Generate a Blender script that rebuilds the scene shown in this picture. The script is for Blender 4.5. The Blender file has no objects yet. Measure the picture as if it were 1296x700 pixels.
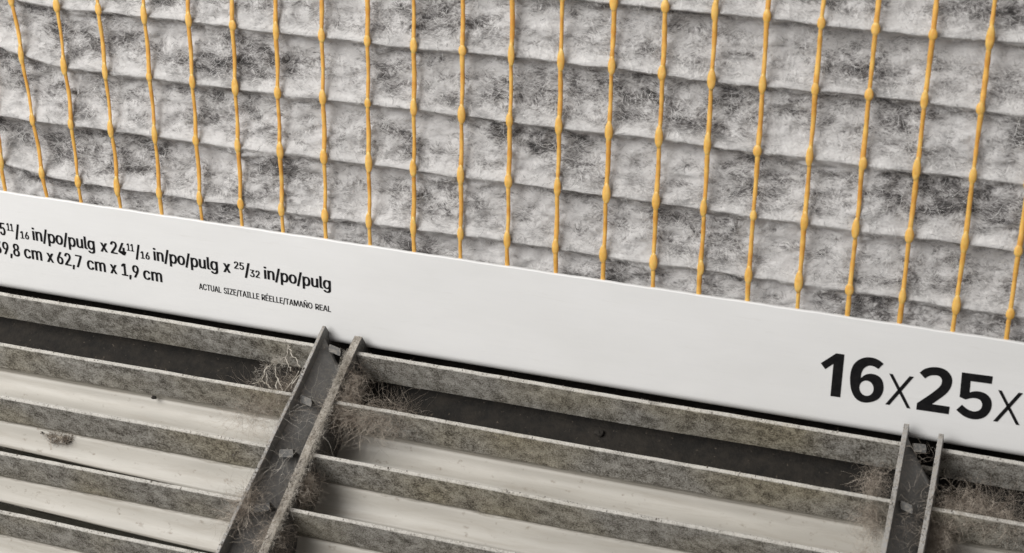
import bpy, bmesh, math, random
import numpy as np
from mathutils import Vector, Matrix
random.seed(7); rng = np.random.default_rng(7)
MM = 0.001
scene = bpy.context.scene; COL = scene.collection

# ------------------------------------------------------------ camera, world, lamps, exposure
CAM = np.array([235.446, -238.06, 296.253])
A = (0.71235, 0.1284, 0.29795); FPX = 2225.14
TH = 1.11954                                   # lean of the filter above the grille plane
CT, ST = math.cos(TH), math.sin(TH)
def rot(a):
    cx, sx = math.cos(a[0]), math.sin(a[0]); cy, sy = math.cos(a[1]), math.sin(a[1]); cz, sz = math.cos(a[2]), math.sin(a[2])
    return np.array([[cz,-sz,0],[sz,cz,0],[0,0,1]])@np.array([[cy,0,sy],[0,1,0],[-sy,0,cy]])@np.array([[1,0,0],[0,cx,-sx],[0,sx,cx]])
RM = rot(A)
cam = bpy.data.cameras.new('camera'); co = bpy.data.objects.new('camera', cam); COL.objects.link(co)
M = Matrix([[*RM[0], CAM[0]*MM], [*RM[1], CAM[1]*MM], [*RM[2], CAM[2]*MM], [0, 0, 0, 1]])
co.matrix_world = M
cam.sensor_width = 36; cam.lens = FPX/1296*36; cam.clip_start = 0.01; cam.clip_end = 50
cam.dof.use_dof = True; cam.dof.focus_distance = 0.425; cam.dof.aperture_fstop = 40
scene.camera = co
world = bpy.data.worlds.new('World'); scene.world = world; world.use_nodes = True
bgn = world.node_tree.nodes['Background']; bgn.inputs[0].default_value = (1.0, 0.965, 0.95, 1); bgn.inputs[1].default_value = 0.26
def area(name, loc, target, size, power, color):
    l = bpy.data.lights.new(name, 'AREA'); l.shape = 'RECTANGLE'; l.size = size[0]; l.size_y = size[1]; l.energy = power; l.color = color
    o = bpy.data.objects.new(name, l); COL.objects.link(o); o.location = loc
    o.rotation_euler = (Vector(target)-Vector(loc)).to_track_quat('-Z', 'Y').to_euler()
area('ceiling_light', (-0.36, -0.24, 0.74), (0.06, -0.02, 0), (0.70, 0.55), 10.4, (1.0, 0.985, 0.955))
area('window_light', (-0.30, -0.85, 0.75), (0.05, 0, 0), (1.0, 0.8), 2.2, (1.0, 0.985, 0.97))
vs = scene.view_settings; vs.view_transform = 'Standard'; vs.look = 'None'; vs.exposure = 0.0; vs.gamma = 1

# ------------------------------------------------------------ measuring helpers (millimetres)
def ray(x, y): return RM@np.array([(x-648)/FPX, (350-y)/FPX, -1.])
def on_plane(x, y, P0, n):
    d = ray(x, y); t = ((np.array(P0, float)-CAM)@n)/(d@n); return CAM+t*d
def F(x, y):                                    # a point on the filter face -> (along, up)
    q = on_plane(x, y, (0, 0, 0), np.array([0, -ST, CT])); return q[0], q[1]*CT+q[2]*ST
def G(x, y, z=-20.9):
    q = on_plane(x, y, (0, 0, z), np.array([0, 0, 1.])); return q[0], q[1]
def fp(X, v, n=0.0): return (X, v*CT-n*ST, v*ST+n*CT)      # filter face coords -> mm; n = out of the face

# ------------------------------------------------------------ object helpers
def link(name, me, parent=None, mat=None, smooth=False):
    o = bpy.data.objects.new(name, me); COL.objects.link(o)
    if mat and not me.materials: me.materials.append(mat)
    if parent: o.parent = parent
    if smooth: me.polygons.foreach_set('use_smooth', [True]*len(me.polygons))
    return o
def mesh(name, V, Fc):
    me = bpy.data.meshes.new(name); V = np.asarray(V, float)*MM
    me.from_pydata(V.tolist(), [], Fc if isinstance(Fc, list) else Fc.tolist()); me.update(); return me
def thing(name, label, cat, group=None, loc=(0, 0, 0)):
    o = bpy.data.objects.new(name, None); COL.objects.link(o); o.location = loc; o.empty_display_size = 0.01
    o['label'] = label; o['category'] = cat
    if group: o['group'] = group
    return o
def grid_faces(nu, nv, close_v=False):
    f = []
    for i in range(nu-1):
        for j in range(nv if close_v else nv-1):
            j2 = (j+1) % nv
            f.append((i*nv+j, i*nv+j2, (i+1)*nv+j2, (i+1)*nv+j))
    return f

# value noise on numpy arrays
def vnoise(x, y, seed=0):
    def h(i, j):
        n = (i.astype(np.int64)*374761393+j.astype(np.int64)*668265263+seed*1442695041) & 0x7fffffff
        n = ((n ^ (n >> 13))*1274126177) & 0x7fffffff
        return ((n ^ (n >> 16)) & 0xffff)/65535.0
    xi, yi = np.floor(x), np.floor(y); fx, fy = x-xi, y-yi
    fx = fx*fx*(3-2*fx); fy = fy*fy*(3-2*fy)
    a = h(xi, yi); b = h(xi+1, yi); c = h(xi, yi+1); d = h(xi+1, yi+1)
    return (a*(1-fx)+b*fx)*(1-fy)+(c*(1-fx)+d*fx)*fy
def fbm(x, y, seed=0, oct=3):
    s = 0; a = 1; t = 0
    for k in range(oct): s = s+a*(vnoise(x*2**k, y*2**k, seed+k)-.5); t += a; a *= .5
    return s/t*2

# ------------------------------------------------------------ materials
class NT:
    def __init__(s, name):
        s.m = bpy.data.materials.new(name); s.m.use_nodes = True; s.t = s.m.node_tree; s.b = s.t.nodes['Principled BSDF']; s.n = 0
    def new(s, ty, **kw):
        n = s.t.nodes.new(ty)
        for k, v in kw.items(): setattr(n, k, v)
        return n
    def L(s, a, b): s.t.links.new(a, b)
    def coord(s, scale=(1, 1, 1), which='Position', rotx=0):
        g = s.new('ShaderNodeNewGeometry').outputs['Position'] if which == 'Position' else s.new('ShaderNodeTexCoord').outputs['Object']
        if rotx:
            r = s.new('ShaderNodeVectorRotate', rotation_type='X_AXIS'); r.inputs['Angle'].default_value = rotx; s.L(g, r.inputs['Vector']); g = r.outputs[0]
        m = s.new('ShaderNodeVectorMath', operation='MULTIPLY'); m.inputs[1].default_value = [c*1000 for c in scale]; s.L(g, m.inputs[0]); return m.outputs[0]
    def noise(s, co, scale, detail=3, rough=.5, dist=0):
        n = s.new('ShaderNodeTexNoise'); n.inputs['Scale'].default_value = scale; n.inputs['Detail'].default_value = detail
        n.inputs['Roughness'].default_value = rough; n.inputs['Distortion'].default_value = dist; s.L(co, n.inputs['Vector']); return n.outputs[0]
    def ramp(s, fac, stops):
        r = s.new('ShaderNodeValToRGB'); e = r.color_ramp.elements
        while len(e) < len(stops): e.new(.5)
        for el, (p, c) in zip(e, stops): el.position = p; el.color = (*c, 1) if len(c) == 3 else c
        s.L(fac, r.inputs[0]); return r.outputs[0]
    def mix(s, fac, a, b, mode='MIX'):
        m = s.new('ShaderNodeMix', data_type='RGBA', blend_type=mode)
        for i, v in ((0, fac), (6, a), (7, b)):
            if isinstance(v, (int, float)): m.inputs[i].default_value = v
            elif isinstance(v, tuple): m.inputs[i].default_value = (*v, 1)
            else: s.L(v, m.inputs[i])
        return m.outputs[2]
    def math(s, op, a, b=0, clamp=False):
        m = s.new('ShaderNodeMath', operation=op, use_clamp=clamp)
        for i, v in ((0, a), (1, b)):
            if isinstance(v, (int, float)): m.inputs[i].default_value = v
            else: s.L(v, m.inputs[i])
        return m.outputs[0]
    def bump(s, h, dist, strength=1, normal=None):
        b = s.new('ShaderNodeBump'); b.inputs['Distance'].default_value = dist*MM; b.inputs['Strength'].default_value = strength
        s.L(h, b.inputs['Height'])
        if normal: s.L(normal, b.inputs['Normal'])
        return b.outputs[0]
    def out(s, color=None, rough=None, normal=None, **kw):
        for k, v in (('Base Color', color), ('Roughness', rough), ('Normal', normal)):
            if v is None: continue
            if isinstance(v, tuple): s.b.inputs[k].default_value = (*v, 1)
            elif isinstance(v, (int, float)): s.b.inputs[k].default_value = v
            else: s.L(v, s.b.inputs[k])
        for k, v in kw.items(): s.b.inputs[k.replace('_', ' ')].default_value = v
        return s.m
def g3(v, t=(1, 1, 1)): return (v*t[0], v*t[1], v*t[2])

def mat_media():
    m = NT('grey_filter_fleece')
    big = m.noise(m.coord((.045, .09, .09), rotx=-TH), 1, 2, .5, .2)
    mid = m.noise(m.coord((.19, .34, .34), rotx=-TH), 1, 4, .62, .3)
    warp = m.new('ShaderNodeTexNoise'); warp.inputs['Scale'].default_value = .16; warp.inputs['Detail'].default_value = 2; cw = m.coord((1, 1, 1), rotx=-TH); m.L(cw, warp.inputs['Vector'])
    wv = m.new('ShaderNodeVectorMath', operation='SCALE'); m.L(warp.outputs['Color'], wv.inputs[0]); wv.inputs['Scale'].default_value = 7.0
    wa = m.new('ShaderNodeVectorMath', operation='ADD'); m.L(cw, wa.inputs[0]); m.L(wv.outputs[0], wa.inputs[1])
    def streak(sc, rz, det):
        ro = m.new('ShaderNodeVectorRotate', rotation_type='Z_AXIS'); ro.inputs['Angle'].default_value = rz; m.L(wa.outputs[0], ro.inputs['Vector'])
        mu = m.new('ShaderNodeVectorMath', operation='MULTIPLY'); mu.inputs[1].default_value = sc; m.L(ro.outputs[0], mu.inputs[0]); return m.noise(mu.outputs[0], 1, det, .7, 0)
    fine = streak((.75, 3.4, 2.0), .25, 4); fine2 = streak((.8, 3.8, 2.0), -.5, 3)
    vfine = m.noise(m.coord((3.6, 4.4, 4.4)), 1, 3, .85, .2)
    st = m.math('ADD', m.math('MULTIPLY', fine, .50), m.math('MULTIPLY', fine2, .40)); st = m.math('ADD', st, m.math('MULTIPLY', vfine, .10))
    blot = m.math('ADD', m.math('MULTIPLY', big, .45), m.math('MULTIPLY', mid, .55))
    a = m.math('ADD', m.math('MULTIPLY', blot, .58), m.math('MULTIPLY', st, .42))
    c = m.ramp(a, [(.405, (.045, .041, .041)), (.442, (.15, .141, .139)), (.478, (.41, .395, .391)), (.522, (.71, .695, .69)), (.63, (.88, .865, .86))])
    lit = m.new('ShaderNodeAttribute', attribute_name='lit_ridge').outputs['Fac']
    c = m.mix(m.math('MULTIPLY', lit, m.ramp(mid, [(.3, (.45, .45, .45)), (.6, (.95, .95, .95))])), c, (.86, .845, .835))  # top light on the ridges, painted into the fleece colour
    h = m.math('ADD', st, m.math('MULTIPLY', vfine, .3))
    return m.out(c, .95, m.bump(h, .8, 1.0), Sheen_Weight=.15)
def mat_fibre(name, c1, c2, rough=.8):
    m = NT(name); n = m.noise(m.coord((.5, .5, .5)), 1, 2)
    return m.out(m.ramp(n, [(.35, c1), (.65, c2)]), rough)
def mat_card():
    m = NT('white_coated_cardboard')
    n = m.noise(m.coord((.02, .05, .05)), 1, 4, .6)
    f = m.noise(m.coord((.12, 1.5, 1.5)), 1, 3, .6)
    sp = m.noise(m.coord((.35, .35, .35)), 1, 2, .5)
    c = m.ramp(n, [(.3, (.74, .74, .735)), (.7, (.80, .80, .80))])
    c = m.mix(m.ramp(sp, [(.82, (0, 0, 0)), (.88, (.5, .5, .5))]), c, (.45, .43, .41))
    c = m.mix(m.math('MULTIPLY', f, .07), c, (.5, .49, .48))
    sc = m.noise(m.coord((.10, .9, .9)), 1, 5, .75, .8); c = m.mix(m.ramp(sc, [(.60, (0, 0, 0)), (.78, (.16, .16, .16))]), c, (.42, .38, .33))
    return m.out(c, .42, m.bump(n, .5, .25, m.bump(f, .05, .3)), Specular_IOR_Level=.4)
def mat_ink():
    m = NT('black_printing_ink'); n = m.noise(m.coord((1, 1, 1)), 1, 2)
    return m.out(m.ramp(n, [(.3, (.006, .006, .007)), (.7, (.012, .0115, .012))]), .6, Specular_IOR_Level=.12)
def mat_strand():
    m = NT('yellow_glue_strand'); n = m.noise(m.coord((.35, .35, .35)), 1, 3); f = m.noise(m.coord((1.8, 1.8, 1.8)), 1, 2)
    c = m.ramp(n, [(.32, (.64, .32, .06)), (.68, (.84, .51, .13))])
    return m.out(c, .42, m.bump(f, .15, .5), Subsurface_Weight=.25, Subsurface_Scale=.001)
def mat_knot():
    m = NT('pale_yellow_glue_knot'); n = m.noise(m.coord((.6, .6, .6)), 1, 3)
    return m.out(m.ramp(n, [(.3, (.70, .39, .08)), (.7, (.84, .54, .16))]), .4, m.bump(n, .4, .5), Subsurface_Weight=.25, Subsurface_Scale=.001)
def dust_nodes(m, dark=1.0, olive=True):
    a = m.noise(m.coord((.33, .33, .33)), 1, 5, .7, .3)
    b = m.noise(m.coord((2.6, 2.6, 2.6)), 1, 3, .8, .1)
    s = m.math('ADD', m.math('MULTIPLY', a, .45), m.math('MULTIPLY', b, .55))
    c = m.ramp(s, [(.40, g3(.075*dark, (1, .88, .72))), (.46, g3(.23*dark, (1, .93, .80))), (.53, g3(.43*dark, (1, .955, .87))), (.63, g3(.66*dark, (1, .965, .90)))])
    w = m.noise(m.coord((.035, .035, .035)), 1, 2)
    if olive: c = m.mix(m.ramp(w, [(.45, (0, 0, 0)), (.72, (.6, .6, .6))]), c, (1.0, .90, .62), 'MULTIPLY')
    return c, s
def mat_louvre():
    m = NT('dusty_painted_louvre')
    dust, s = dust_nodes(m)
    obj = m.new('ShaderNodeSeparateXYZ'); m.L(m.new('ShaderNodeTexCoord').outputs['Object'], obj.inputs[0])
    z = m.math('MULTIPLY', obj.outputs['Z'], 1000)
    wob = m.noise(m.coord((.12, .4, .4)), 1, 4, .7)
    zz = m.math('ADD', z, m.math('MULTIPLY', m.math('SUBTRACT', wob, .5), 1.6))
    isdust = m.math('ADD', m.math('MULTIPLY', zz, 1.1), 11.4, True)            # 1 above about 9 mm below the edge
    isdust = m.math('MINIMUM', m.math('MAXIMUM', isdust, 0), 1)
    pn = m.noise(m.coord((.04, .2, .2)), 1, 3)
    paint = m.ramp(pn, [(.3, (.39, .368, .328)), (.7, (.49, .465, .42))])
    sp = m.noise(m.coord((.42, .55, .55)), 1, 3, .6)
    gr_ = m.noise(m.coord((.05, .5, .5)), 1, 5, .7, .5)
    paint = m.mix(m.ramp(gr_, [(.48, (0, 0, 0)), (.75, (.45, .45, .45))]), paint, (.27, .23, .18))
    paint = m.mix(m.ramp(sp, [(.63, (0, 0, 0)), (.74, (.7, .7, .7))]), paint, (.20, .16, .12))
    br = m.noise(m.coord((.03, .03, .03)), 1, 2)
    c = m.mix(isdust, paint, dust)
    edge = m.math('ADD', m.math('MULTIPLY', m.math('ADD', z, m.math('MULTIPLY', s, .5)), 3.0), .2, True)
    en = m.noise(m.coord((.8, .8, .8)), 1, 3, .7)
    c = m.mix(m.math('MULTIPLY', edge, m.ramp(en, [(.30, (.45, .45, .45)), (.5, (.9, .9, .9))])), c, (.60, .58, .54))
    rough = m.math('ADD', m.math('MULTIPLY', isdust, .48), .44, True)
    h = m.math('MULTIPLY', isdust, s)
    return m.out(c, rough, m.bump(h, .7, .9))
def mat_metal(name, base, dustk):
    m = NT(name)
    a = m.noise(m.coord((.12, .12, .12)), 1, 4, .65); b = m.noise(m.coord((1.4, 1.4, 1.4)), 1, 4, .7)
    c = m.ramp(a, [(.35, g3(base*.8, (1, .98, .95))), (.65, g3(base*1.15, (1, .985, .96)))])
    c = m.mix(m.math('MULTIPLY', m.ramp(b, [(.45, (0, 0, 0)), (.62, (1, 1, 1))]), dustk), c, (.36, .32, .27))
    return m.out(c, .6, m.bump(b, .3, .5), Metallic=.15)
def mat_dustcoat():
    m = NT('thick_dust_coat'); c, s = dust_nodes(m, 1.1, False); c = m.mix(.35, c, (.40, .34, .28))
    return m.out(c, .95, m.bump(s, 1.0, 1))
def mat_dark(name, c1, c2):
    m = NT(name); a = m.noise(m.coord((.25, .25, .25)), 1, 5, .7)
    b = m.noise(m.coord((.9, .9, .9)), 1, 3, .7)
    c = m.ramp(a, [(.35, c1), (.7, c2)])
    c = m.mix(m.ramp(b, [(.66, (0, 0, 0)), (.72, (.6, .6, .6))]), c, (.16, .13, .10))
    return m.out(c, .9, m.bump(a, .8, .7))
M_MEDIA = mat_media(); M_FIB = mat_fibre('fleece_fibre', (.62, .61, .60), (.90, .89, .88)); M_FIBD = mat_fibre('dirty_fleece_fibre', (.12, .115, .112), (.3, .295, .29))
M_CARD = mat_card(); M_INK = mat_ink(); M_STR = mat_strand(); M_KNOT = mat_knot(); M_LOUV = mat_louvre()
M_PLATE = mat_metal('grey_galvanised_steel', .17, .25); M_PLATE2 = mat_metal('worn_steel_edge', .36, .7); M_DUST = mat_dustcoat(); M_TAB = mat_metal('dull_tab_steel', .075, .35)
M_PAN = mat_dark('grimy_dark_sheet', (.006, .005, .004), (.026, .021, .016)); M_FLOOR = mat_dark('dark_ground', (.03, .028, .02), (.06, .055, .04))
M_LINT = mat_fibre('brown_lint', (.17, .135, .105), (.52, .46, .39)); M_WEB = mat_fibre('pale_web_lint', (.36, .33, .28), (.62, .58, .52))
M_GRAIN = mat_fibre('dust_grain', (.10, .085, .07), (.46, .43, .39))

# ------------------------------------------------------------ setting
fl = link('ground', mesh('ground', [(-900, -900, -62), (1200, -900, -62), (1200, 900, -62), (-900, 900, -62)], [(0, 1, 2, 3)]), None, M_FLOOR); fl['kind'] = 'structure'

# ------------------------------------------------------------ air filter
X0, X1 = -22.0, 362.0; V1 = 172.0; FH = 27.3
filt = thing('air_filter', 'pleated grey air filter with yellow strands and white printed cardboard frame above the grille', 'air filter')
filt.location = (0, 0, 0)
def flange_mesh(name, P, d_out, d_along, width, length, depth=20.0, r=2.4, t=.55, n=40):
    """a folded cardboard channel: face flange, rounded fold, side wall"""
    P = np.array(P, float); d_out = np.array(d_out); d_along = np.array(d_along)
    prof = [(0, -t), (0, 0.0), (.25, .12)]
    for q in np.linspace(.25+1, width-r-.2, 8): prof.append((q, .12))
    for k in range(0, 10):
        a = math.radians(90-10*k); prof.append((width-r+r*math.cos(a), .12-r+r*math.sin(a)))
    prof.append((width, -depth))
    inner = [(width-t, -depth), (width-t, -r-.2), (width-t-.8, -1.8), (width-r-.2, -t), (0.4, -t)]
    prof = prof+inner
    V = []
    for i in range(n+1):
        s = length*i/n
        for (o, nn) in prof:
            w = d_out*o+d_along*s
            bow = 0
            if o < .3: w = w-d_out*(.05*math.sin(s*.37)+.025*math.sin(s*1.1+1))
            V.append(fp(P[0]+w[0], P[1]+w[1], nn+bow))
    f = grid_faces(n+1, len(prof), True)
    f.append(tuple(range(len(prof)))); f.append(tuple(n*len(prof)+k for k in reversed(range(len(prof)))))
    me = mesh(name, V, f); return me
frame = link('frame', flange_mesh('frame', (X0-FH, 0), (0, -1), (1, 0), FH, X1-X0+2*FH, n=400), filt, M_CARD)
for P, do, da, L_ in (((X0-FH, V1), (0, 1), (1, 0), X1-X0+2*FH), ((X0, -1), (-1, 0), (0, 1), V1+2), ((X1, -1), (1, 0), (0, 1), V1+2)):
    side = link('frame_side', flange_mesh('frame_side', P, do, da, FH, L_), filt, M_CARD)

# pleat rows: heights of the ridge lines, bending up near the left end as in the photo
PIT = 14.45; ROW0 = 5.4
def ridge_v(k, X):
    X = np.asarray(X, float)
    b = ROW0+PIT*k
    left = np.clip((12-X)/20, 0, 1.5)**1.5
    amp = {0: 2.2, 1: .2, 2: 3.2, 3: 2.0}.get(k, .3)
    return b+left*amp+.22*fbm(X*.13, np.full_like(X, k*3.3), 6, 2)+.6*fbm(X*.03, np.full_like(X, k*7.3), 5, 2)+.30*(np.clip((X-60)/100, 0, 1))
xs = np.arange(X0, X1+.01, .8); NP = 24; KR = list(range(-1, 12))
ridg = {k: ridge_v(k, xs) for k in KR+[12]}
prof_s = np.linspace(0, 1, NP, endpoint=False)
rows = []; deps = []
for k in KR:
    a, b = ridg[k], ridg[k+1]; sv = .79+.07*fbm(xs*.03, np.full_like(xs, k*9.1), 77, 2)
    for s in prof_s:
        # s measured along the sheet: gentle upper slope into the valley, then the hidden steep return
        if s < .62:
            q = s/.62; v = a+(b-a)*(sv*q); d = 3.3*(.45*(1-math.exp(-q*6))+.55*q)
        else:
            q = (s-.62)/.38; v = a+(b-a)*(sv+(1-sv)*q**.8); d = 3.3*(1-(1-math.cos(q*math.pi))/2)**.7 if q < 1 else 0
        X = xs
        lump = fbm(X*.10, v*.22, 11, 3)*1.1+fbm(X*.42, v*.9, 21, 3)*1.1
        w = min(1, .25+1.2*math.sin(min(1, s)*math.pi))*(1 if s < .8 else .6)
        dd = d*(.95+.75*fbm(X*.035, np.full_like(X, k*2.7), 31, 3))+lump*w
        rows.append(v+fbm(X*.2, v*.3, 41, 2)*.5*w); deps.append(np.maximum(dd, -.1)+.6)
V = []; nr = len(rows)
Vv = np.array(rows); Dd = np.array(deps); Xx = np.broadcast_to(xs, Vv.shape)
keep = (Vv > -6) & (Vv < V1+6)
Vc = np.clip(Vv, -4, V1+4); Dc = np.where(keep, Dd, 7)
P3 = np.stack([Xx, Vc*CT+Dc*ST, Vc*ST-Dc*CT], -1).reshape(-1, 3)
nx = len(xs)
idx = np.arange(nr*nx).reshape(nr, nx)
fc = np.stack([idx[:-1, :-1], idx[:-1, 1:], idx[1:, 1:], idx[1:, :-1]], -1).reshape(-1, 4)
fc = fc[(Vv[:-1, :-1].ravel() > -5) & (Vv[:-1, :-1].ravel() < V1+5)]
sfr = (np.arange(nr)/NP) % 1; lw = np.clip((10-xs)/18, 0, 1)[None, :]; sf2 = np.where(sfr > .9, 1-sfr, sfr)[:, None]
ridge_light = np.clip(1-sf2/(.17+.30*lw), 0, 1)  # mask of the painted ridge highlight, wider towards the left end
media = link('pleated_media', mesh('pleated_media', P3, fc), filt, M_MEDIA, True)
at = media.data.attributes.new('lit_ridge', 'FLOAT', 'POINT'); at.data.foreach_set('value', ridge_light.astype(np.float32).ravel())
back = link('backing', mesh('backing', [fp(X0-2, -4, -19.4), fp(X1+2, -4, -19.4), fp(X1+2, V1+4, -19.4), fp(X0-2, V1+4, -19.4)], [(0, 1, 2, 3)]), filt, M_MEDIA)

# fibres of the fleece: thin ribbons lying on the media (uncountable)
def ribbons(paths, width, up):
    """paths (N, K, 3), width (N,), up (3,) -> V, F (flat ribbons)"""
    N, K, _ = paths.shape
    t = np.gradient(paths, axis=1); sd = np.cross(t, up); sd /= np.linalg.norm(sd, axis=2, keepdims=True)+1e-9
    tap = np.sin(np.linspace(.25, math.pi-.25, K))[None, :, None]
    a = paths+sd*width[:, None, None]*tap; b = paths-sd*width[:, None, None]*tap
    V = np.stack([a, b], 2).reshape(-1, 3)
    base = (np.arange(N)*K*2)[:, None]+np.arange(K-1)[None]*2
    f = np.stack([base, base+1, base+3, base+2], -1).reshape(-1, 4)
    return V, f
def media_fibres(N, wmin, wmax, lmin, lmax, lift):
    sel_r = rng.integers(0, nr, N*2); sel_x = rng.integers(0, int(nx*.75), N*2)
    ok = (Vv[sel_r, sel_x] > .8) & (Vv[sel_r, sel_x] < 92) & ((sel_r % NP) < NP*.62); sel_r = sel_r[ok][:N]; sel_x = sel_x[ok][:N]; N = len(sel_r)
    K = 6; ang = rng.normal(0, .75, N); ln = rng.uniform(lmin, lmax, N); kap = rng.normal(0, .2, N)
    Pg = np.stack([Xx, Vv, Dd], -1)
    pts = np.zeros((N, K, 3)); p = Pg[sel_r, sel_x].copy(); p[:, 0] += rng.uniform(-.4, .4, N); p[:, 1] += rng.uniform(-.3, .3, N)
    for k in range(K):
        step = ln/K
        p[:, 0] += np.cos(ang)*step; p[:, 1] += np.sin(ang)*step; ang += kap+rng.normal(0, .18, N)
        ix = np.clip(((p[:, 0]-X0)/.8).astype(int), 0, nx-1)
        # nearest row of the same pleat at that height
        kr = np.clip(np.stack([sel_r+o for o in range(-6, 7)]), 0, nr-1)
        dv = np.abs(Vv[kr, ix[None]]-p[:, 1][None]); j = dv.argmin(0); rr = kr[j, np.arange(N)]
        q = p.copy(); q[:, 2] = Dd[rr, ix]-lift*(.3+rng.random(N)*math.sin(math.pi*(k+.5)/K)*1.2)
        pts[:, k] = q
    pts[:, :, 2] = np.clip(pts[:, :, 2], .05, 20)
    W = np.stack([pts[..., 0], pts[..., 1]*CT+pts[..., 2]*ST, pts[..., 1]*ST-pts[..., 2]*CT], -1)
    return ribbons(W, rng.uniform(wmin, wmax, N), np.array([0, -ST, CT]))
V_, f_ = media_fibres(34000, .014, .032, 1.2, 5.5, .5)
o = link('loose_fibres', mesh('loose_fibres', V_, f_), filt, M_FIB); o['kind'] = 'stuff'
V_, f_ = media_fibres(5000, .02, .04, 1.0, 3.0, .2)
o = link('dark_loose_fibres', mesh('dark_loose_fibres', V_, f_), filt, M_FIBD); o['kind'] = 'stuff'

# yellow strands with a knot of glue on every ridge
TOP = [14,70,122,180,236,292,347,406,464,523,585,648,711,777,842,906,972,1042,1112,1185,1259]
BOT = [(57,245),(101,252),(150,260),(203,269),(254,278),(305,286),(357,296),(411,304),(467,311),(523,320),(582,330),(641,338),(702,348),(762,356),(825,365),(884,375),(945,385),(1008,394),(1072,402),(1138,412),(1206,422),(1274,430)]
def tube(path, radii, sides=8, flat=1.0, upv=(0, -ST, CT)):
    path = np.array(path, float); n = len(path); up = np.array(upv, float)
    t = np.gradient(path, axis=0); V = []
    for i in range(n):
        tt = t[i]/(np.linalg.norm(t[i])+1e-9); s = np.cross(tt, up); s /= np.linalg.norm(s)+1e-9; u = np.cross(s, tt)
        for k in range(sides):
            a = 2*math.pi*k/sides
            V.append(path[i]+s*math.cos(a)*radii[i]+u*math.sin(a)*radii[i]*flat)
    f = grid_faces(n, sides, True); f.append(tuple(reversed(range(sides)))); f.append(tuple((n-1)*sides+k for k in range(sides)))
    return V, f
def strand(xb, xt, y_ref=60.0):
    ph = random.uniform(0, 50)
    vs_ = np.arange(-3, V1+3, 1.0); path = []; rad = []
    for v in vs_:
        x = xb+(xt-xb)*v/y_ref + .18*float(fbm(np.array([v*.07+ph]), np.array([ph]), 3, 2)[0])
        kk = (v-ROW0)/PIT; fr = abs(kk-round(kk))
        sag = .5*(1-math.cos(2*math.pi*kk))*.5
        path.append(fp(x, v, -.25-sag*.9)); rad.append(.45+.10*random.random()+.12*math.sin(v*.2+ph)*.5)
    return path, rad, (lambda v: xb+(xt-xb)*v/y_ref)
spans = []
for i, b in enumerate(BOT):
    xb, vb = F(*b)
    if i < len(TOP): xt, vt = F(TOP[i], 0)
    else: xt, vt = xb-.2, 60
    spans.append((xb, xb+(xt-xb)*60/max(vt-vb, 1)))
spans.insert(0, (F(4, 236)[0], F(4, 236)[0]-.5))
spans.insert(0, (spans[0][0]-10.6, spans[0][0]-10.8))
x = spans[-1][0]
while x+11 < X1-4: x += 11+random.uniform(-.4, .4); spans.append((x, x+.1))
for (xb, xt) in spans:
    path, rad, fx = strand(xb, xt)
    V, f = tube(path, rad, 8, .55)
    s_ob = link('strand', mesh('strand', V, f), filt, M_STR, True)
    KV, KF = [], []
    k = 0
    while True:
        vr = float(ridge_v(k, np.array([xb]))[0])
        if vr > V1: break
        L_ = random.uniform(1.2, 2.7); W_ = random.uniform(.64, .84); cx = fx(vr)+random.uniform(-.12, .12)
        ks = np.linspace(-1, 1, 9)
        pth = [fp(cx, vr+q*L_*(.9 if q < 0 else 1.15)+.2, -.18) for q in ks]; rr = [max(.2, W_*(1-abs(q)**2.2)**.7+.12) for q in ks]
        V2, f2 = tube(pth, rr, 10, .42); o_ = len(KV); KV += list(V2); KF += [tuple(a+o_ for a in ff) for ff in f2]
        k += 1
    link('glue_knot', mesh('glue_knot', KV, KF), s_ob, M_KNOT, True)

# ------------------------------------------------------------ printing on the frame
font = None
try:
    import os
    fpth = os.path.join(bpy.utils.resource_path('LOCAL'), 'datafiles', 'fonts', 'Inter.woff2')
    if os.path.exists(fpth): font = bpy.data.fonts.load(fpth)
except Exception: font = None
def curve_verts(cu):
    o = bpy.data.objects.new('tmp', cu); COL.objects.link(o); bpy.context.view_layer.update()
    dg = bpy.context.evaluated_depsgraph_get(); me = o.evaluated_get(dg).to_mesh()
    V = [tuple(v.co) for v in me.vertices]; f = [tuple(p.vertices) for p in me.polygons]
    o.evaluated_get(dg).to_mesh_clear(); bpy.data.objects.remove(o); return V, f
def text_mesh(s, off=0.0):
    cu = bpy.data.curves.new('txt', 'FONT'); cu.body = s; cu.resolution_u = 1 if s == 'Z' else 4; cu.offset = off
    if font: cu.font = font
    return curve_verts(cu)
capV, _ = text_mesh('H'); CAP = max(v[1] for v in capV)-min(v[1] for v in capV)
NI = .20
def text_line(segs, b0, b1, cap_px, off, name):
    (u0, w0), (u1, w1) = F(*b0), F(*b1)
    def base_at(px):
        t = (px-b0[0])/(b1[0]-b0[0]); return F(px, b0[1]+t*(b1[1]-b0[1]))
    V, Fc = [], []
    for s, xa, xb, kind in segs:
        ua, wa = base_at(xa); ub, wb = base_at(xb)
        cap = F(xa, b0[1]-cap_px)[1]-F(xa, b0[1])[1]
        sc, rise = {'n': (1, 0), 'sup': (.60, .44), 'sub': (.60, -.02), 'sl': (1.06, -.03)}[kind]
        tv, tf = text_mesh(s)
        xs_ = [v[0] for v in tv]; mn, mx = min(xs_), max(xs_)
        for c_ in (-1, 0, 1):                   # heavier stems: three passes of ink, a hair apart
            k = len(V); dx = off*c_*(.7 if kind in ('sup', 'sub') else 1)
            for v in tv:
                q = (v[0]-mn)/(mx-mn); V.append(fp(ua+(ub-ua)*q*.985+dx, wa+(wb-wa)*q+(v[1]/CAP*sc+rise)*cap+abs(c_)*.02, NI+c_*.012))
            Fc += [tuple(a+k for a in p) for p in tf]
    return link(name, mesh(name, V, Fc), frame, M_INK)
T = 'in/po/pulg'
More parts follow.
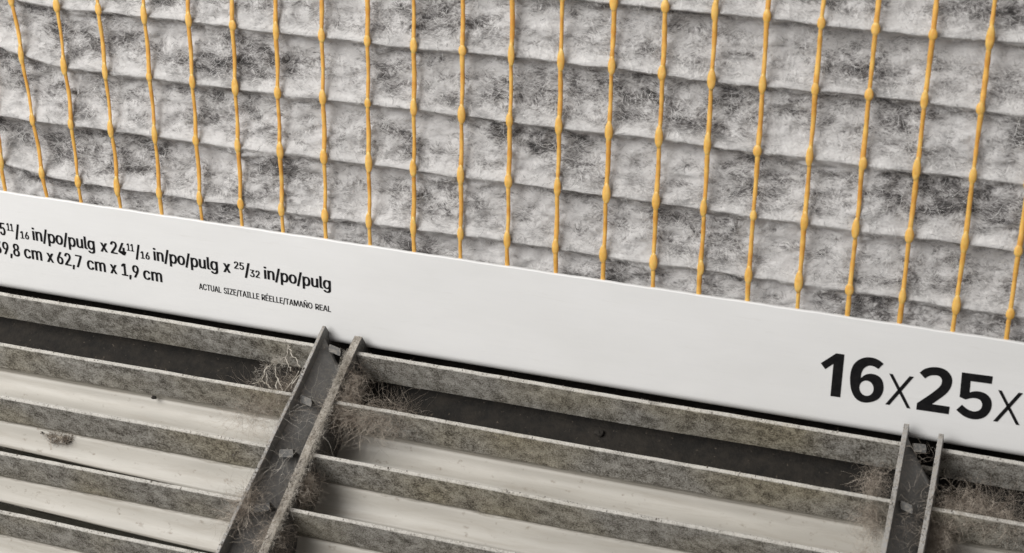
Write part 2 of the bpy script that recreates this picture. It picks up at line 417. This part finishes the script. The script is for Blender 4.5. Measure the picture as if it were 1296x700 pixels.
text_line([('15', -6.5, 7.6, 'n'), ('11', 10.4, 18.2, 'sup'), ('/', 20.3, 25.6, 'sl'), ('16', 27, 37.2, 'sub'), (T, 42.5, 121.4, 'n'), ('x', 128.2, 136.6, 'n'), ('24', 141.3, 160, 'n'),
           ('11', 162, 170.4, 'sup'), ('/', 172.6, 177.8, 'sl'), ('16', 179, 189.8, 'sub'), (T, 195.5, 277, 'n'), ('x', 283.6, 292, 'n'), ('25', 297.5, 309.5, 'sup'), ('/', 310.6, 316.6, 'sl'), ('32', 317.2, 329.2, 'sub'), (T, 335.2, 419.8, 'n')],
          (0, 296.5), (419, 366.5), 15.4, .14, 'size_lettering')
text_line([('39,8', -5, 26, 'n'), ('cm', 32, 54, 'n'), ('x', 60.6, 68.6, 'n'), ('62,7', 73.6, 105, 'n'), ('cm', 111.6, 134.4, 'n'), ('x', 140.6, 148.6, 'n'), ('1,9', 155.3, 176.6, 'n'), ('cm', 182.6, 205.8, 'n')],
          (10, 322), (205.6, 357), 15.4, .14, 'size_lettering')
text_line([('ACTUAL', 252.6, 280.9, 'n'), ('SI', 284, 290.5, 'n'), ('Z', 291.3, 295.1, 'n'), ('E/TAILLE', 296.1, 328.9, 'n'), ('RÉELLE/TAMAÑO', 331.8, 396.6, 'n'), ('REAL', 399.7, 419.5, 'n')], (252.5, 365.5), (419.6, 394.8), 7.4, .045, 'size_lettering')

def smooth_poly(pts):
    n = len(pts); out = []
    for i in range(n):
        p1, p2 = pts[i], pts[(i+1) % n]; c1 = len(p1) > 2; c2 = len(p2) > 2
        p0 = pts[i-1] if not c1 else p1; p3 = pts[(i+2) % n] if not c2 else p2
        if c1 and c2: out.append(p1[:2]); continue
        for t in (0, .25, .5, .75):
            f_ = [0.5*((2*p1[a])+(-p0[a]+p2[a])*t+(2*p0[a]-5*p1[a]+4*p2[a]-p3[a])*t*t+(-p0[a]+3*p1[a]-3*p2[a]+p3[a])*t**3) for a in (0, 1)]
            out.append(tuple(f_))
    return out
def bar(a, b, w):   # a stroke with level ends
    (x0, y0), (x1, y1) = a, b; L = math.hypot(x1-x0, y1-y0); hw = w/2*L/abs(y1-y0)
    e = .154
    return [(x0-hw, y0-hw*e, 1), (x0+hw, y0+hw*e, 1), (x1+hw, y1+hw*e, 1), (x1-hw, y1-hw*e, 1)]
ell = [(358+42*math.cos(a)+3*math.sin(a), 284+45*math.sin(a)) for a in np.linspace(0, 2*math.pi, 12, endpoint=False)]
ONE = [(180, 78, 1), (228, 85, 1), (203, 338, 1), (145, 330, 1), (163, 140, 1), (115, 172, 1), (88, 136, 1)]
GLY = [
 [ONE],
 [[(460, 140, 1), (430, 117), (395, 104), (355, 102), (315, 115), (282, 145), (265, 190), (261, 245), (270, 300), (295, 345), (335, 367), (380, 367), (425, 350), (452, 315), (459, 275), (450, 235), (425, 210), (390, 199), (355, 203), (324, 224, 1), (330, 190), (347, 164), (375, 151), (405, 157), (428, 171, 1)], ell],
 [bar((503, 199), (607, 403), 19)], [bar((626, 215), (481, 381), 19)],
 [[(672, 192, 1), (700, 171), (735, 161), (775, 160), (815, 170), (845, 192), (862, 222), (863, 255), (850, 290), (820, 324), (745, 378, 1), (850, 393, 1), (843, 438, 1), (652, 410, 1), (656, 372, 1), (730, 323), (775, 289), (797, 265), (804, 240), (795, 219), (775, 209), (745, 208), (722, 215), (704, 227, 1)]],
 [[(922, 190, 1), (1104, 214, 1), (1098, 259, 1), (973, 242, 1), (967, 309, 1), (995, 302), (1030, 304), (1065, 318), (1090, 345), (1098, 380), (1088, 420), (1060, 452), (1020, 467), (975, 465), (930, 447), (888, 412, 1), (922, 381, 1), (950, 405), (985, 420), (1015, 418), (1035, 403), (1041, 378), (1030, 355), (1005, 344), (975, 343), (943, 351, 1), (908, 336, 1)]],
 [bar((1146, 296), (1251, 501), 19)], [bar((1270, 312), (1118, 480), 19)],
 [[(p[0]+1220, p[1]+188, 1) for p in ONE]],
]
V, Fc = [], []
for g in GLY:
    cu = bpy.data.curves.new('g', 'CURVE'); cu.dimensions = '2D'; cu.fill_mode = 'BOTH'
    for poly in g:
        pts = [F(1020+p[0]/4.667, 430+p[1]/4.667) for p in smooth_poly(poly)]
        sp = cu.splines.new('POLY'); sp.points.add(len(pts)-1)
        for q, p in zip(sp.points, pts): q.co = (p[0], p[1], 0, 1)
        sp.use_cyclic_u = True
    tv, tf = curve_verts(cu); k = len(V); V += [fp(v[0], v[1], NI) for v in tv]; Fc += [tuple(a+k for a in p) for p in tf]
link('large_size_numerals', mesh('large_size_numerals', V, Fc), frame, M_INK)

# ------------------------------------------------------------ grille
ZG, YG, GP = -20.94, -16.0, 14.83
gr = thing('return_air_grille', 'dusty metal return air grille with parallel louvres and two channel brackets below the filter', 'grille')
LX0, LX1 = -60.0, 400.0
B1a, B1b = G(300, 640, -17)[0], G(345, 665, -17)[0]
def cut(n, X):      # how far the lower curl of each louvre stops short (widening slit at the left)
    w = {2: 2.0, 3: 2.6, 4: 2.4, 5: 2.2}.get(n, .5)
    return w*np.clip((70-X)/85, 0, 1.2)
ZA, ZB = -18.6, -19.6
CH = [(G(335, 570, ZA)[0]+.2, G(394, 560, ZB)[0]), (G(1132, 620, ZA)[0], G(1178, 620, ZA)[0])]
def louvre(n):
    X = np.arange(LX0, LX1+.1, 2.0)
    for a_, b_ in CH: X = np.concatenate([X[(X < a_-.3) | (X > b_+.3)], [a_-.05, a_+.05, b_-.05, b_+.05]])
    X = np.sort(X)
    hx = 1.0 if n == 1 else 0.0
    if n == 0: prof = [(0, -9.5), (0, -6), (0, -3), (0, -.15), (.15, 0), (.85, 0), (1.0, -.15), (1.0, -9.5)]
    else:
        prof = [(0, -10.2-hx), (0, -6), (0, -3), (0, -.15), (.12, 0), (.8, 0), (.95, -.15), (.95, -10.6-hx)]
        low = [(-.4, -10.35-hx), (-.9, -10.75-hx), (-1.5, -11.25-hx), (-2.1, -11.75-hx*.9), (-2.8, -12.25-hx*.7), (-3.5, -12.7-hx*.4), (-4.4, -13.1-hx*.2), (-5.4, -13.35), (-6.8, -13.5)]
        lowb = [(p[0]+.35, p[1]-.8) for p in low]
        prof = lowb[:0]+list(reversed(low))+prof+lowb
    prof = np.array(prof); V = []
    for x in X:
        c = cut(n, np.array([x]))[0] if n else 0
        wob = float(fbm(np.array([x*.02]), np.array([n*3.1]), 60, 2)[0])*.35; wz = float(fbm(np.array([x*.3]), np.array([n*5.1]), 61, 3)[0])*.12
        for (py, pz) in prof:
            if n and py < -.4 and pz < -9.5: py = max(py, -6.6+c) if py < -.9 else py
            V.append((x, py+wob, (pz+(wz if pz > -1 else 0)) if not any(a_ < x < b_ for a_, b_ in CH) else min(pz, -7.6)))
    m = len(prof); f = grid_faces(len(X), m, True); f.append(tuple(range(m))); f.append(tuple((len(X)-1)*m+k for k in reversed(range(m))))
    me = mesh('louvre', V, f); o = link('louvre' if n else 'frame_lip', me, gr, M_LOUV)
    o.location = (0, (YG-n*GP)*MM, ZG*MM)
    for p in me.polygons: p.use_smooth = False
    if n:
        for p in me.polygons:
            zc = sum(me.vertices[v].co.z for v in p.vertices)/len(p.vertices)
            p.use_smooth = zc < -.0102
    # grains of dust on the edge and face
    N = 2600; x = rng.uniform(LX0 if n > 6 else -40, 290, N); onedge = rng.random(N) < .5
    y = np.where(onedge, rng.uniform(0, .9, N), 0); z = np.where(onedge, 0, -9*rng.random(N)); r = rng.uniform(.04, .12, N)*(1+1.4*(rng.random(N) < .05))
    T4 = np.array([[1, 0, -.7], [-1, 0, -.7], [0, 1, .7], [0, -1, .7]])
    sc = rng.uniform(.6, 1.5, (N, 1, 3)); Vg = (np.stack([x, y, z], 1)[:, None]+T4[None]*r[:, None, None]*sc).reshape(-1, 3)
    b = np.arange(N)[:, None]*4; Fg = np.concatenate([b+np.array(t) for t in ((0, 1, 2), (0, 3, 1), (0, 2, 3), (1, 3, 2))])
    gme = mesh('dust_grains', Vg, Fg); go = link('dust_grains', gme, o, M_GRAIN); go['kind'] = 'stuff'
    return o
NL = 9
for n in range(NL): louvre(n)
# dark sheet pan below the first opening and under the filter
def box(name, x0, x1, y0, y1, z0, z1, mat, parent, bev=0):
    V = [(x, y, z) for x in (x0, x1) for y in (y0, y1) for z in (z0, z1)]
    f = [(0, 1, 3, 2), (4, 6, 7, 5), (0, 4, 5, 1), (2, 3, 7, 6), (0, 2, 6, 4), (1, 5, 7, 3)]
    me = mesh(name, V, f); return link(name, me, parent, mat)
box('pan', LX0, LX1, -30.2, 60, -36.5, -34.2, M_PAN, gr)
box('front_rail', LX0, LX1, YG-NL*GP-8, YG-NL*GP, -34, ZG, M_LOUV, gr)

# brackets: a channel of two thin upright plates crossing the louvres, with bent tabs
def plate(x0, t, z_top, depth, y_tip, y_front, bend=0):
    N = 60; V = []
    ys = np.linspace(0, 1, N)
    for i, s in enumerate(ys):
        y = y_tip+(y_front-y_tip)*s
        sh = .25*math.sin(s*9+x0)+bend*s
        w = t/2
        zt = z_top+.12*math.sin(s*40)+.08*math.sin(s*97)
        for (dx, z) in ((-w, zt-.1), (-w+.1, zt), (w-.1, zt), (w, zt-.1), (w, zt-depth), (-w, zt-depth)):
            yy = y
            if i == 0: yy = y+(zt-z)*.2 ; 
            if i == 0 and z > zt-.5: zt0 = z-.3
            V.append((x0+dx+sh*(1 if z > -30 else 1), yy, z))
    f = grid_faces(N, 6, True); f.append(tuple(range(6))); f.append(tuple((N-1)*6+k for k in reversed(range(6))))
    return V, f
def top_edge(o):       # bare worn metal on the narrow top edge
    o.data.materials.append(M_PLATE2 if o.data.materials[0] == M_PLATE else M_DUST)
    for p in o.data.polygons:
        if abs(p.normal.z) > .5 and p.center.z > -.0206: p.material_index = 1
    return o
def grains(o, x0, t, z, y0, N):
    x = x0+rng.uniform(-.5, .5, N)*t+.25*np.sin(0); y = rng.uniform(-100, y0-.2, N); s_ = (y0-y)/(y0+165); x = x+.25*np.sin(s_*9+x0)
    r = rng.uniform(.04, .13, N)*(1+1.2*(rng.random(N) < .06)); T4 = np.array([[1, 0, -.7], [-1, 0, -.7], [0, 1, .7], [0, -1, .7]])
    Vg = (np.stack([x, y, np.full(N, z+.05)], 1)[:, None]+T4[None]*r[:, None, None]*rng.uniform(.6, 1.5, (N, 1, 3))).reshape(-1, 3)
    b = np.arange(N)[:, None]*4; Fg = np.concatenate([b+np.array(t_) for t_ in ((0, 1, 2), (0, 3, 1), (0, 2, 3), (1, 3, 2))])
    g = link('dust_grains', mesh('dust_grains', Vg, Fg), o, M_GRAIN); g['kind'] = 'stuff'
def bracket(label, xa, xb, ta, tb, seed, ytip_a, ytip_b, za, zb):
    y_tip = ytip_a
    b = bpy.data.objects.new('bracket', None); COL.objects.link(b); b.parent = gr; b['label'] = label
    V, f = plate(xa, ta, za, 15, ytip_a, -165); grains(top_edge(link('side_plate', mesh('side_plate', V, f), b, M_PLATE)), xa, ta, za, ytip_a, 900)
    V, f = plate(xb, tb, zb, 14, ytip_b, -165); grains(top_edge(link('side_plate', mesh('side_plate', V, f), b, M_PLATE if tb < 1.5 else M_TAB)), xb, tb, zb, ytip_b, 900 if tb < 1.5 else 2200)
    fv = []; YS = np.linspace(y_tip-1.2, -165, 50)
    for y in YS:
        for q, dz in ((0, 4.6), (.12, 4.1), (.5, 1.9), (.82, -.6), (1, -2.6)):
            yy = y-(min(q*3, 1)*1.6 if y == YS[0] else 0)-(6.5*q if y > YS[2] else 0); fv.append((xa+(xb-xa)*q, yy, -25.2+dz-1.8*min(1, (YS[0]-y)/60)))
    nf = len(fv); fv += [(a_, b_, c_-.6) for a_, b_, c_ in fv]; ff = grid_faces(50, 5); ff = ff+[tuple(k+nf for k in reversed(q)) for q in ff]
    for i in range(49): ff += [(i*5, i*5+5, nf+i*5+5, nf+i*5), (i*5+4, nf+i*5+4, nf+i*5+9, i*5+9)]
    ff += [(k, nf+k, nf+k+1, k+1) for k in range(4)]
    link('channel_floor', mesh('channel_floor', fv, ff), b, M_PLATE, True)
    for n in range(0, NL):
        y = YG-n*GP; x = xa+(xb-xa)*(.30 if n else .42)
        # a bent tongue: small folded plate leaning against the plate's inner face
        w, h = (xb-xa)*.22, 3.8; rr = random.Random(seed+n); a = rr.uniform(-.5, .6); x += rr.uniform(-.8, .8); z0 = -24.6 if n else -23.8
        pts = []
        prof = [(0, 0), (.25, .5), (.5, 1.5), (.9, 3.0), (1.7, 4.2), (2.6, h)]
        for (q, zz) in prof:
            for s in (-1, 1): pts.append((x+s*w*(1-.06*zz)+q*.35, y+1.8-q*.9+s*a*1.6, z0+zz))
        for (q, zz) in prof:
            for s in (-1, 1): pts.append((x+s*w*(1-.06*zz)+q*.35, y+1.0-q*.9+s*a*1.6, z0+zz-.35))
        m = len(prof); f = []
        for i in range(m-1):
            f.append((2*i, 2*i+1, 2*i+3, 2*i+2)); f.append((2*m+2*i, 2*m+2*i+2, 2*m+2*i+3, 2*m+2*i+1))
            f.append((2*i, 2*i+2, 2*m+2*i+2, 2*m+2*i)); f.append((2*i+1, 2*m+2*i+1, 2*m+2*i+3, 2*i+3))
        f.append((2*m-2, 2*m-1, 4*m-1, 4*m-2))
        link('bent_tab', mesh('bent_tab', pts, f), b, M_TAB)
    return b
xa, ya = G(408, 412, -17); xb2, _ = G(450, 425, -17)
print('BRACKET1', G(385, 465, -17), G(275, 700, -17), G(330, 700, -17), G(408, 412, -17), G(450, 425, -17), 'B2', G(1150, 540, -17), G(1113, 700, -17), G(1190, 550, -17), G(1165, 700, -17))
bracket('bracket with one plate top thick with dust', *CH[0], .8, 1.9, 3, G(408, 412, ZA)[1], G(450, 425, ZB)[1], ZA, ZB)
bracket('bracket with two thin bright plate edges', *CH[1], 1.1, 1.1, 50, G(1151, 537, ZA)[1], G(1191, 549, ZA)[1], ZA, ZA)

# ------------------------------------------------------------ lint and cobwebs
def curl_mesh(name, starts, dirs, length, K, curl, r0, r1, mat, parent=None, grav=0, floor=None):
    N = len(starts); p = np.array(starts, float); d = np.array(dirs, float); d /= np.linalg.norm(d, axis=1, keepdims=True)+1e-9
    ax = rng.normal(size=(N, 3)); ax /= np.linalg.norm(ax, axis=1, keepdims=True); cr = rng.normal(curl, curl*.5, N)
    pts = np.zeros((N, K, 3)); st = np.array(length)/K
    for k in range(K):
        pts[:, k] = p; p = p+d*st[:, None]
        d = d+np.cross(ax, d)*cr[:, None]+rng.normal(0, .22, (N, 3)); d[:, 2] -= grav; d /= np.linalg.norm(d, axis=1, keepdims=True)
        if k % 5 == 4: ax = ax+rng.normal(0, .5, (N, 3)); ax /= np.linalg.norm(ax, axis=1, keepdims=True)
    r = rng.uniform(r0, r1, N)
    t = np.gradient(pts, axis=1); t /= np.linalg.norm(t, axis=2, keepdims=True)+1e-9
    s = np.cross(t, np.array([.3, -.5, .8])); s /= np.linalg.norm(s, axis=2, keepdims=True)+1e-9; u = np.cross(t, s)
    ring = [s*math.cos(a)+u*math.sin(a) for a in (0, 2.094, 4.189)]
    tap = (1-.6*np.abs(np.linspace(-1, 1, K))**3)[None, :, None]
    Vv_ = np.stack([pts+q*r[:, None, None]*tap for q in ring], 2).reshape(-1, 3)
    base = (np.arange(N)*K*3)[:, None]+np.arange(K-1)[None]*3
    fs = []
    for a in range(3):
        b_ = (a+1) % 3; fs.append(np.stack([base+a, base+b_, base+3+b_, base+3+a], -1).reshape(-1, 4))
    return link(name, mesh(name, Vv_, np.concatenate(fs)), parent, mat)
def clump(label, path_px, z, n, spread, length, curl=.35, r=(.010, .026), mat=None, group='lint caught on the grille', cat='lint', name='lint_clump', zs=None):
    pts = [np.array([*G(a, b, z), z]) for a, b in path_px]
    st = []; dr = []
    n = int(n*5)
    for _ in range(n):
        t = random.random()*(len(pts)-1); i = min(int(t), len(pts)-2) if len(pts) > 1 else 0
        c = pts[i]+(pts[i+1]-pts[i])*(t-i) if len(pts) > 1 else pts[0]
        off = np.clip(rng.normal(0, 1, 3), -2.0, 2.0)*np.array([spread[0], spread[1], spread[2]]); st.append(c+off*(.35 if random.random() < .45 else 1.0)); dr.append(rng.normal(0, 1, 3)*np.array([1, 1, .7]))
    o = curl_mesh(name, st, dr, [random.uniform(length*.4, length*1.3) for _ in range(n)], 10, curl*1.35, r[0], r[1], mat or M_LINT)
    o['label'] = label; o['category'] = cat; o['group'] = group
    return o
clump('brown fluffy lint packed beside the thick dusty plate, just below its pointed end', [(452, 478), (438, 505), (425, 530)], -23, 260, (1.0, 1.6, 1.8), 6)
clump('wispy lint fanning to the right over the first louvre beside the dusty plate', [(430, 525), (470, 530), (515, 525)], -23, 150, (1.6, 1.6, 1.6), 11, .18)
clump('brown lint ball tucked against the dusty plate above the third louvre end', [(392, 610), (378, 632)], -24, 240, (1.0, 1.6, 1.8), 5.5)
clump('lint tuft at the lower end of the dusty plate at the picture edge', [(352, 672), (336, 700)], -23, 200, (1.0, 2.0, 1.8), 6)
clump('loose lint over the left plate of the dusty bracket, low in the picture', [(318, 625), (300, 660)], -18.4, 70, (1.6, 2.2, 1.0), 9, .22)
clump('thin hairs across the left plate where the second louvre meets it', [(345, 500), (330, 530), (300, 520)], -20, 70, (2.0, 1.8, 1.0), 12, .14, (.010, .022))
clump('hairy brown lint left of the right hand bracket', [(1110, 600), (1100, 640), (1105, 680)], -24, 190, (1.1, 1.9, 1.8), 7, .28)
clump('lint spread over the louvre edge right of the right hand bracket', [(1195, 640), (1240, 640), (1285, 660)], -22, 190, (2.2, 1.8, 1.3), 8, .22)
clump('brown lint hanging below the louvre right of the right hand bracket', [(1190, 665), (1185, 695)], -26, 160, (1.4, 1.8, 2.0), 7, .3)
clump('few hairs caught inside the right hand bracket', [(1160, 565), (1155, 650), (1150, 690)], -21, 18, (1.5, 2.5, 1.6), 7, .2)
clump('cobweb threads strung over the gap between the plates of the dusty bracket', [(395, 500), (370, 560), (345, 620)], -18, 12, (3.0, 2.5, 1.0), 13, .07, (.010, .025), M_WEB, 'cobweb threads', 'cobweb', 'cobweb')
clump('short dust hairs along the top of the dusty bracket plate', [(440, 445), (400, 560), (340, 690)], -19.3, 420, (.6, 1.0, .12), 1.8, .3, (.010, .025), M_WEB)
clump('lint threads against the left side of the dusty bracket', [(375, 480), (350, 505)], -24, 90, (1.2, 1.6, 1.6), 6, .22)
# branching pale web at the end of the dark opening
def web(label, lines, z, thick=.10):
    VV, FF = [], []
    for ln in lines:
        pts = [np.array([*G(a, b, z), z]) for a, b in ln]; path = []
        for i in range(len(pts)-1):
            for t in np.linspace(0, 1, 9)[:-1]: path.append(pts[i]+(pts[i+1]-pts[i])*t+rng.normal(0, .16, 3))
        path.append(pts[-1]); rr = [thick*random.uniform(.4, 1.5) for _ in path]
        V, f = tube(path, rr, 5, 1, (.2, -.5, .9)); k = len(VV); VV += list(V); FF += [tuple(a+k for a in q) for q in f]
    o = link('cobweb', mesh('cobweb', VV, FF), None, M_WEB); o['label'] = label; o['category'] = 'cobweb'
    return o
web('branched pale cobweb bridging the dark opening left of the dusty bracket', [
    [(318, 487), (332, 482), (336, 468), (348, 456), (362, 452), (366, 438)], [(362, 452), (368, 470)], [(348, 460), (350, 492)], [(364, 437), (380, 464)],
    [(336, 470), (340, 490)], [(332, 482), (345, 492)], [(350, 478), (358, 494)], [(368, 492), (386, 462)], [(360, 496), (378, 470)]], -20.5)
clump('pale fluff around the branched cobweb left of the dusty bracket', [(325, 486), (345, 460), (362, 455)], -20.5, 45, (.7, .7, .7), 3.2, .35, (.010, .025), M_WEB, 'cobweb threads', 'cobweb', 'cobweb')

# debris on the white louvre surfaces
def blob(label, name, px, z, size, mat, cat, seed):
    me = bpy.data.meshes.new(name); bm = bmesh.new(); bmesh.ops.create_icosphere(bm, subdivisions=2, radius=1)
    r = random.Random(seed)
    for v in bm.verts:
        k = 1+.28*math.sin(v.co.x*3+seed)*math.cos(v.co.y*4)+r.uniform(-.15, .15); v.co = Vector((v.co.x*size[0]*k*MM, v.co.y*size[1]*k*MM, v.co.z*size[2]*k*MM))
    bm.to_mesh(me); bm.free(); o = link(name, me, None, mat); x, y = G(*px, z); o.location = (x*MM, y*MM, z*MM); o['label'] = label; o['category'] = cat; return o
M_BLK = mat_dark('black_debris', (.012, .01, .008), (.03, .025, .02)); M_CRUMB = mat_fibre('pale_crumb', (.5, .46, .40), (.7, .66, .6))
blob('small black speck at the foot of the first louvre, left of the brackets', 'debris_speck', (195, 503), -30.6, (.75, .5, .5), M_BLK, 'speck', 1)
blob('pale crumb stuck on the second louvre face right of the dusty bracket', 'crumb', (617, 628), -24.6, (.35, .35, .9), M_CRUMB, 'crumb', 2)
blob('brown debris lump lying in the dark opening between the brackets', 'debris_lump', (758, 548), -33.6, (1.1, .9, .5), M_BLK, 'debris', 3)
def curls(label):
    VV, FF = [], []
    for (cx, cy, rx, ry, a0, a1, th) in ((57, 547, 5, 6, 2.6, 4.2, .45), (66, 551, 7, 8, .6, 2.8, .5), (74, 550, 9, 9, .2, 2.4, .45), (80, 552, 8, 8, 0, 1.9, .35), (85, 549, 6, 10, -.4, 1.4, .3)):
        path = [np.array([*G(cx+rx*math.cos(a), cy+ry*math.sin(a), -31.4), -31.4+.5*math.sin(3*a)]) for a in np.linspace(a0, a1, 9)]
        V, f = tube(path, [th*.6*random.uniform(.6, 1.1) for _ in path], 6, .6, (0, -.5, .85)); k = len(VV); VV += list(V); FF += [tuple(q+k for q in p) for p in f]
    o = link('insect_casing', mesh('insect_casing', VV, FF), None, M_GRAIN); o['label'] = label; o['category'] = 'debris'
curls('brown curled insect casing stuck on the white louvre surface near the left edge')
clump('brown fuzz around the curled casing near the left edge', [(60, 552), (88, 556)], -31.2, 45, (.6, .6, .2), 2.2, .4, (.03, .06), M_LINT)

# ------------------------------------------------------------ render
scene.render.engine = 'CYCLES'
